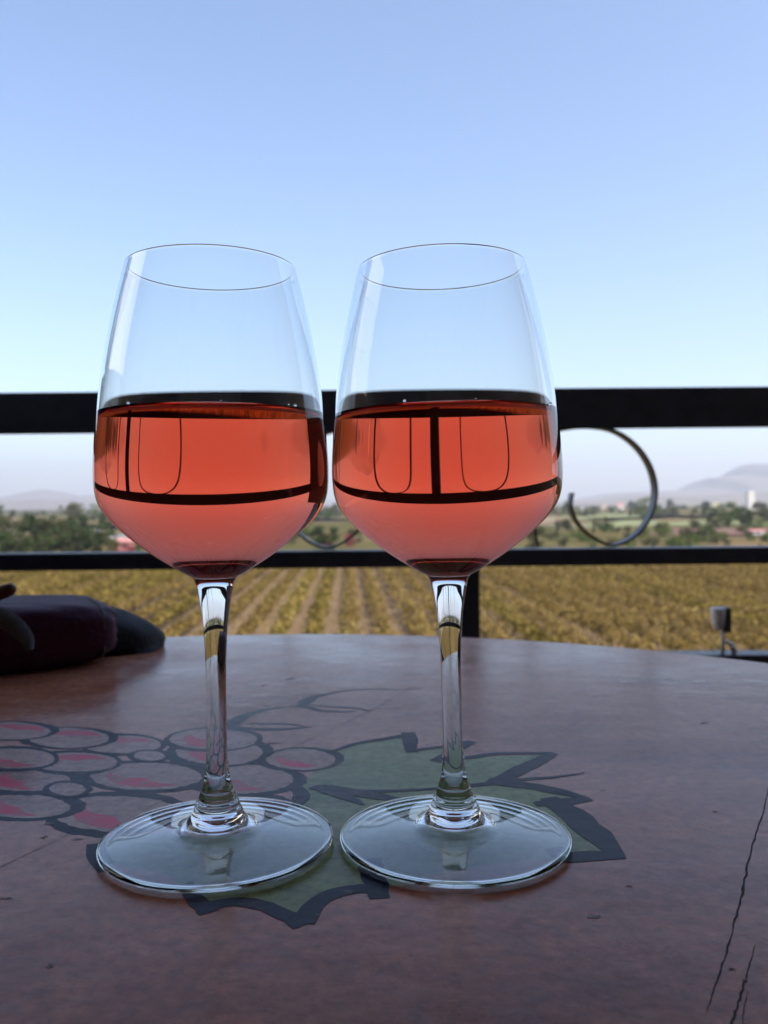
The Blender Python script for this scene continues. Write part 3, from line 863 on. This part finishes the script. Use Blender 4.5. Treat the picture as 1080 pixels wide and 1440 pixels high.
# ------------------------------------------------------------------ trees
def tree(name, seed, h, w, mat, leaf=.3, n=900, low=.18, kind=0):
    random.seed(seed)
    root = empty(name)
    tr = MB()
    tr.tube([(0,0,0), (w*.02,0,h*.2), (-w*.02,w*.02,h*.45), (0,0,h*.7)], [h*.035,h*.026,h*.018,h*.006], 8)
    for q in range(5):
        a = q*2*PI/5+random.random(); z = h*random.uniform(.2,.45)
        tr.tube([(0,0,z), (w*.16*math.cos(a), w*.16*math.sin(a), z+h*.12), (w*.32*math.cos(a), w*.32*math.sin(a), z+h*.25)], [h*.014,h*.009,h*.003], 6)
    tr.build('trunk', M['bark'], root)
    cr_ = MB(); nl = 15
    for q in range(nl):
        a = random.uniform(0, 2*PI); zf = random.uniform(low, .92)
        prof = math.sin(PI*min(1, max(.12, (zf-low*.4))))**.6 if kind == 0 else (1.05-zf)
        r = w*.5*prof*random.uniform(.25,.75)
        rad = w*random.uniform(.13,.22)*(1 if kind == 0 else .75)
        leafquads(cr_, Vector((r*math.cos(a), r*math.sin(a), h*zf)), rad, n//nl, leaf, 0, .8*h/w if h > w else .75, .45)
    cr_.build('crown', M[mat], root)
    return root
def copytree(root):
    c = root.copy(); COL.objects.link(c)
    for chd in root.children:
        d = chd.copy(); COL.objects.link(d); d.parent = c
    return c
T0 = [tree('broadleaf_tree', 1, 5, 6, 'leaf_dark', .42, 1100, .14), tree('broadleaf_tree', 2, 5, 5.5, 'leaf_olive', .42, 1000, .12), tree('broadleaf_tree', 3, 5, 6.5, 'leaf_bright', .42, 1000, .10), tree('broadleaf_tree', 4, 5, 4, 'leaf_dark', .38, 900, .14), tree('slender_tree', 5, 5, 1.8, 'leaf_olive', .3, 600, .12, 1), tree('shrub', 6, 5, 11, 'leaf_bright', .6, 1100, .05), tree('shrub', 8, 5, 12, 'leaf_olive', .6, 1100, .05), tree('flowering_shrub', 9, 5, 9, 'red_flower', .5, 800, .05)]
usedt = [False]*len(T0)
def put(v, px, ybase, hpx, label, group='trees and shrubs beyond the vineyard', jitter=True):
    g = on_z(px, ybase, GZ)
    o = T0[v] if not usedt[v] else copytree(T0[v])
    usedt[v] = True
    s = hpx/F*g.y/5.0
    o.location = g; o.rotation_euler = (0, 0, random.uniform(0, 6.28)); o.scale = (s*random.uniform(.95,1.15), s*random.uniform(.95,1.15), s)
    tag(o, label, {4: 'tree', 5: 'shrub', 6: 'shrub', 7: 'shrub'}.get(v, 'tree'), group)
    return o
random.seed(21)
LABT = ['dark green tree in the belt of trees beyond the vineyard', 'olive green tree in the belt of trees beyond the vineyard', 'bright green tree in the belt of trees beyond the vineyard', 'narrow dark green tree in the belt of trees beyond the vineyard', 'slender upright tree in the belt of trees beyond the vineyard', 'low bright green shrub in the belt beyond the vineyard', 'low olive shrub in the belt beyond the vineyard', 'red flowering shrub beside the pink roofed shed']
# left clump
for (v, x, yb, hp) in ((0,20,781,40),(3,48,779,60),(1,72,779,52),(0,88,780,46),(1,112,780,38),(0,128,781,40),(3,95,765,42),(0,60,783,34),(1,30,766,38),(3,112,758,38),(0,140,768,36),(3,150,752,34),(1,8,758,34),(0,-25,776,50),(1,-60,772,48),(3,45,752,32),(2,5,781,30),(1,160,781,24),(0,176,745,26),(0,-100,778,50),(4,76,748,28)):
    put(v, x, yb, hp, LABT[v])
for (v, x, yb, hp) in ((7,160,781,16),(7,182,781,14),(7,460,772,22),(7,490,768,16)):
    put(v, x, yb, hp, LABT[7] if x < 400 else 'red brown shrub seen between the two glasses beyond the vineyard')
# between and behind the glasses
for q in range(34):
    x = random.uniform(200, 770); yb = random.choice([random.uniform(735, 778), random.uniform(724, 745)])
    put(random.choice([0,0,1,3,1,2,6]), x, yb, random.uniform(22, 40)*(yb-705)/65, LABT[0] if False else 'tree or shrub in the belt of trees behind the wine glasses')
# right: upright dark trees, domed tree and shrub lines
for (v, x, yb, hp) in ((4,783,757,28),(4,835,752,25),(4,852,748,24),(3,800,748,20),(2,1022,741,34),(0,1000,734,24),(0,1042,738,28),(3,1050,744,32),(1,975,728,14),(1,950,727,15),(1,1000,752,24),(0,963,756,16),(1,930,752,18),(1,985,762,18),(0,1080,735,22),(1,1095,745,26),(2,1120,752,30),(3,905,722,14),(0,920,726,14)):
    put(v, x, yb, hp, LABT[v])
for q in range(75):
    x = random.uniform(775, 1200); yb = random.uniform(742, 783)
    put(random.choice([5,5,6,6]), x, yb, random.uniform(7, 13), LABT[5] if False else 'low shrub in the scrub right of the glasses beyond the vineyard')
for q in range(60):
    x = random.uniform(-150, 1250); yb = random.uniform(716.5, 735)-.008*(x-540)
    put(random.choice([0,1,1,2,3]), x, yb, random.uniform(7, 15)*(yb+.008*(x-540)-708)/12+2, 'distant tree on the plain below the hills')
for q in range(16):
    x = random.uniform(-200, 210); yb = random.uniform(765, 784)
    put(random.choice([5,6,6]), x, yb, random.uniform(8, 14), 'low shrub in the scrub left of the glasses beyond the vineyard')

# distant wooded plain: one mass
wd = MB(); random.seed(33)
for q in range(2600):
    y = random.uniform(600, 3800); x = random.uniform(-.62, .62)*y
    if noise.noise(Vector((x*.004, y*.0016, 0))) < .02: continue
    leafquads(wd, Vector((x, y, GZ+2.2)), random.uniform(3.0, 6.5), 7, 5.0, 0, .55, .4)
tag(wd.build('distant_woods', M['leaf_olive']), 'far off woods scattered over the hazy plain', 'woods', kind='stuff')

# ------------------------------------------------------------------ far buildings
def building(name, px, ybase, wpx, hpx, wall, roof, label, cat='building', dep=1.0, storeys=1, pitched=False):
    g = on_z(px, ybase, GZ); sc_ = g.y/F
    w, h_ = wpx*sc_, hpx*sc_
    root = empty(name, g); tag(root, label, cat)
    mb = MB(); mb.box((-w/2, 0, 0), (w/2, w*dep, h_)); mb.build('wall', M[wall], root)
    rb = MB()
    if pitched:
        e = w*.06; rh = h_*.45
        rb.add([(-w/2-e,-e,h_),(w/2+e,-e,h_),(w/2+e,w*dep+e,h_),(-w/2-e,w*dep+e,h_),(-w/2-e,w*dep/2,h_+rh),(w/2+e,w*dep/2,h_+rh)], [(0,1,5,4),(2,3,4,5),(0,4,3),(1,2,5),(0,3,2,1)])
    else:
        rb.box((-w/2-w*.02,-w*.02,h_), (w/2+w*.02,w*dep+w*.02,h_+h_*.05))
    rb.build('roof', M[roof], root)
    nx = max(1, int(w/3.2))
    for s_ in range(storeys):
        for i in range(nx):
            cx = -w/2+w*(i+.5)/nx; zz = h_*(s_+.35)/storeys
            wb = MB(); wb.box((cx-w/nx*.17, -.06, zz), (cx+w/nx*.17, .05, zz+h_/storeys*.38)); wb.build('window', M['window'], root)
    return root
building('tower_block', 1057, 717, 9, 25, 'white_wall', 'white_wall', 'tall narrow white tower on the plain below the mountain', 'tower', 1, 5)
building('house', 1008, 716, 11, 9, 'cream_wall', 'cream_wall', 'cream yellow flat roofed house left of the white tower', 'house', .8, 2)
building('house', 822, 722, 9, 8, 'white_wall', 'tin', 'small white house seen inside the curled railing bar', 'house', .8, 1)
building('house', 873, 717, 9, 6, 'white_wall', 'pink_roof', 'low white house with a pinkish roof beyond the green field', 'house', .8, 1, True)
building('house', 850, 716, 8, 7, 'plaster', 'tin', 'small beige house just right of the curl inside the railing bar', 'house', .8, 1)
building('shed', 1066, 752, 18, 5, 'white_wall', 'pink_roof', 'low pale shed at the edge of the red ploughed field', 'shed', .6, 1, True)
building('shed', 131, 752, 15, 8, 'white_wall', 'white_wall', 'small sunlit whitewashed hut among the trees left of the left glass', 'hut', .7, 1)
building('shed', 176, 774, 24, 12, 'pink_roof', 'pink_roof', 'pink shed behind the red shrubs beside the left glass', 'shed', .6, 1, True)
building('greenhouse', 172, 757, 36, 5, 'tin', 'tin', 'long low grey roofed shed beyond the pink one', 'shed', .4, 1)
random.seed(5)
for q in range(12):
    x = (960+random.uniform(-50, 40)) if q < 6 else random.choice([random.uniform(200, 760), random.uniform(-60, 40)])
    building('house', x, 715.6-.008*(x-540)+random.uniform(0, 1.2), random.uniform(3, 7), random.uniform(1.8, 3), random.choice(['white_wall', 'plaster', 'cream_wall']), 'tin', 'tiny pale house in the distant village under the hills', 'house', .8, 1)['group'] = 'houses of the distant village'
# roadside: white car, wooden post
def car(px, ybase):
    g = on_z(px, ybase, GZ); r_ = empty('car', (g.x, VY1+4, GZ+.03)); tag(r_, 'white car on the road at the far edge of the vineyard', 'car')
    mb = MB()
    prof_ = [(-2.1,.35),(-2.1,.75),(-1.95,.92),(-1.2,1.0),(-.6,1.42),(.7,1.46),(1.35,1.02),(2.0,.9),(2.12,.7),(2.12,.35)]
    n = len(prof_)
    vs = [(x, -.8, z) for x, z in prof_] + [(x, .8, z) for x, z in prof_]
    mb.add(vs, [tuple(range(n)), tuple(range(2*n-1, n-1, -1))] + [(i, n+i, n+(i+1) % n, (i+1) % n) for i in range(n)])
    bevel(mb.build('body', M['car'], r_), .06)
    for s_ in (-1, 1):
        w_ = MB(); w_.add([(-1.0, s_*.812, 1.02), (-.52, s_*.812, 1.34), (.66, s_*.812, 1.38), (1.1, s_*.812, 1.02)], [(0,1,2,3)]); w_.build('side_window', M['window'], r_)
        for x in (-1.3, 1.35):
            w_ = MB(); w_.tube([(x, s_*.62, .33), (x, s_*.84, .33)], .33, 20); w_.build('wheel', M['rubber'], r_)
car(925, 797)
def stake(px, hgt, label, w=.10, y=None):
    g = on_z(px, 797, GZ); mb = MB(); mb.tube([(0,0,0),(0,0,hgt*.5),(.02,0,hgt)], [w,w*.9,w*.8], 10)
    o = mb.build('wooden_post', M['bark'], None, (px_x(px, y or VY1+.6), y or VY1+.6, GZ+.01)); tag(o, label, 'post')
def px_x(px, y): return (px-540)/F*y
stake(995, 1.2, 'short dark wooden post at the right end of the vineyard, near the white car', .28)
stake(781, 2.2, 'pale post by the road just right of the right glass', .12, VY1+8)

# ------------------------------------------------------------------ hills
M['hill'] = simple('dry_hillside', [(0.3, (.10,.075,.055)), (0.5, (.17,.125,.09)), (0.7, (.12,.105,.065))], scale=.004, rough=1, detail=9)
def hill(name, prof_, dist, depth, seed, label):
    random.seed(seed)
    P = [on_y(x, y, dist) for x, y in prof_]
    n = 500; rows = 23
    vs = []
    xs0, xs1 = P[0].x, P[-1].x
    for j in range(rows):
        v = j/(rows-1)
        for i in range(n):
            x = xs0+(xs1-xs0)*i/(n-1)
            for a, b_ in zip(P, P[1:]):
                if a.x <= x <= b_.x:
                    t = (x-a.x)/(b_.x-a.x); zt = a.z+(b_.z-a.z)*t; break
            sh = math.sin(PI*v)**.8 if v < .5 else math.sin(PI*v)
            nz_ = noise.fractal(Vector((x*.0021, v*3.1, seed)), 1.0, 2.1, 5)
            hgt = max(0, (zt-GZ)) * sh * (1 + .16*nz_*(1-.75*sh)) + 3*nz_*sh
            edge = min(1, min(i, n-1-i)/12)
            vs.append((x + 60*noise.noise(Vector((x*.002, v*5, seed+3))), dist+(v-.5)*depth, GZ-4+hgt*edge))
    fs = [(j*n+i, j*n+i+1, (j+1)*n+i+1, (j+1)*n+i) for j in range(rows-1) for i in range(n-1)]
    mb = MB(); mb.add(vs, fs, 0, True); o = mb.build(name, M['hill']); tag(o, kind='structure')
hill('hills', [(700,708),(780,706),(830,700),(870,692),(960,690),(984,685),(994,671),(1034,668),(1043,657),(1056,652),(1076,654),(1110,668),(1160,660),(1250,690),(1400,704),(1600,706)], 7000, 2600, 1, '')
hill('hills', [(760,707),(840,703),(880,697),(920,695),(1000,696),(1080,690),(1200,697),(1300,702),(1500,705)], 4600, 1400, 2, '')
hill('hills', [(-700,706),(-300,700),(-50,703),(20,699),(45,692),(65,687),(85,691),(110,698),(150,695),(200,701),(300,705),(450,703),(600,706),(760,707)], 8200, 2000, 3, '')
hill('hills', [(-500,709),(-100,704),(30,703),(60,701),(110,704),(200,708),(420,709)], 5400, 1200, 4, '')

# ------------------------------------------------------------------ haze
hz_ = MB(); hz_.box((-12000, -2500, GZ-6), (12000, 11000, GZ+520))
m, nt, out = newmat('pale_haze')
pv = N(nt, 'ShaderNodeVolumePrincipled', Density=0.00016, Anisotropy=.35)
pv.inputs['Color'].default_value = (.90, .93, 1.0, 1)
nt.links.new(pv.outputs[0], out.inputs['Volume'])
HZ = hz_.build('haze', m); tag(HZ, kind='stuff')

# ------------------------------------------------------------------ light
SUN_EL, SUN_AZ = 50.0, 128.0      # azimuth from the view direction, negative = left
w = bpy.data.worlds.new('World'); S.world = w; w.use_nodes = True
nt = w.node_tree; nt.nodes.clear()
ou = nt.nodes.new('ShaderNodeOutputWorld'); bgn = nt.nodes.new('ShaderNodeBackground'); sk = nt.nodes.new('ShaderNodeTexSky')
sk.sky_type = 'NISHITA'; sk.sun_disc = False; sk.sun_elevation = R(SUN_EL); sk.sun_rotation = R(SUN_AZ)
sk.air_density = 1.0; sk.dust_density = 1.8; sk.ozone_density = 3.2; sk.altitude = 300
bgn.inputs['Strength'].default_value = .15
wb = N(nt, 'ShaderNodeMix', data_type='RGBA', blend_type='MULTIPLY'); wb.inputs['Factor'].default_value = 1; wb.inputs['B'].default_value = (1.045, .982, .975, 1)
nt.links.new(sk.outputs[0], wb.inputs['A']); nt.links.new(wb.outputs['Result'], bgn.inputs[0]); nt.links.new(bgn.outputs[0], ou.inputs[0])
sd = bpy.data.lights.new('sun', 'SUN'); sd.energy = 3.5; sd.angle = R(.5); sd.color = (1, .95, .87)
so = bpy.data.objects.new('sun', sd); COL.objects.link(so)
az = R(SUN_AZ); el = R(SUN_EL)
sdir = Vector((math.sin(az)*math.cos(el), math.cos(az)*math.cos(el), math.sin(el)))
so.rotation_euler = sdir.to_track_quat('Z', 'Y').to_euler()
so.location = (0, 0, 20)

S.view_settings.view_transform = 'Standard'; S.view_settings.look = 'None'; S.view_settings.exposure = 0.95; S.view_settings.gamma = 1
S.render.engine = 'CYCLES'
c = S.cycles
c.use_denoising = True
c.max_bounces = 24; c.transmission_bounces = 24; c.glossy_bounces = 12; c.diffuse_bounces = 4; c.transparent_max_bounces = 16; c.volume_bounces = 1
c.caustics_refractive = True; c.caustics_reflective = True; c.sample_clamp_indirect = 6; c.blur_glossy = 0.3
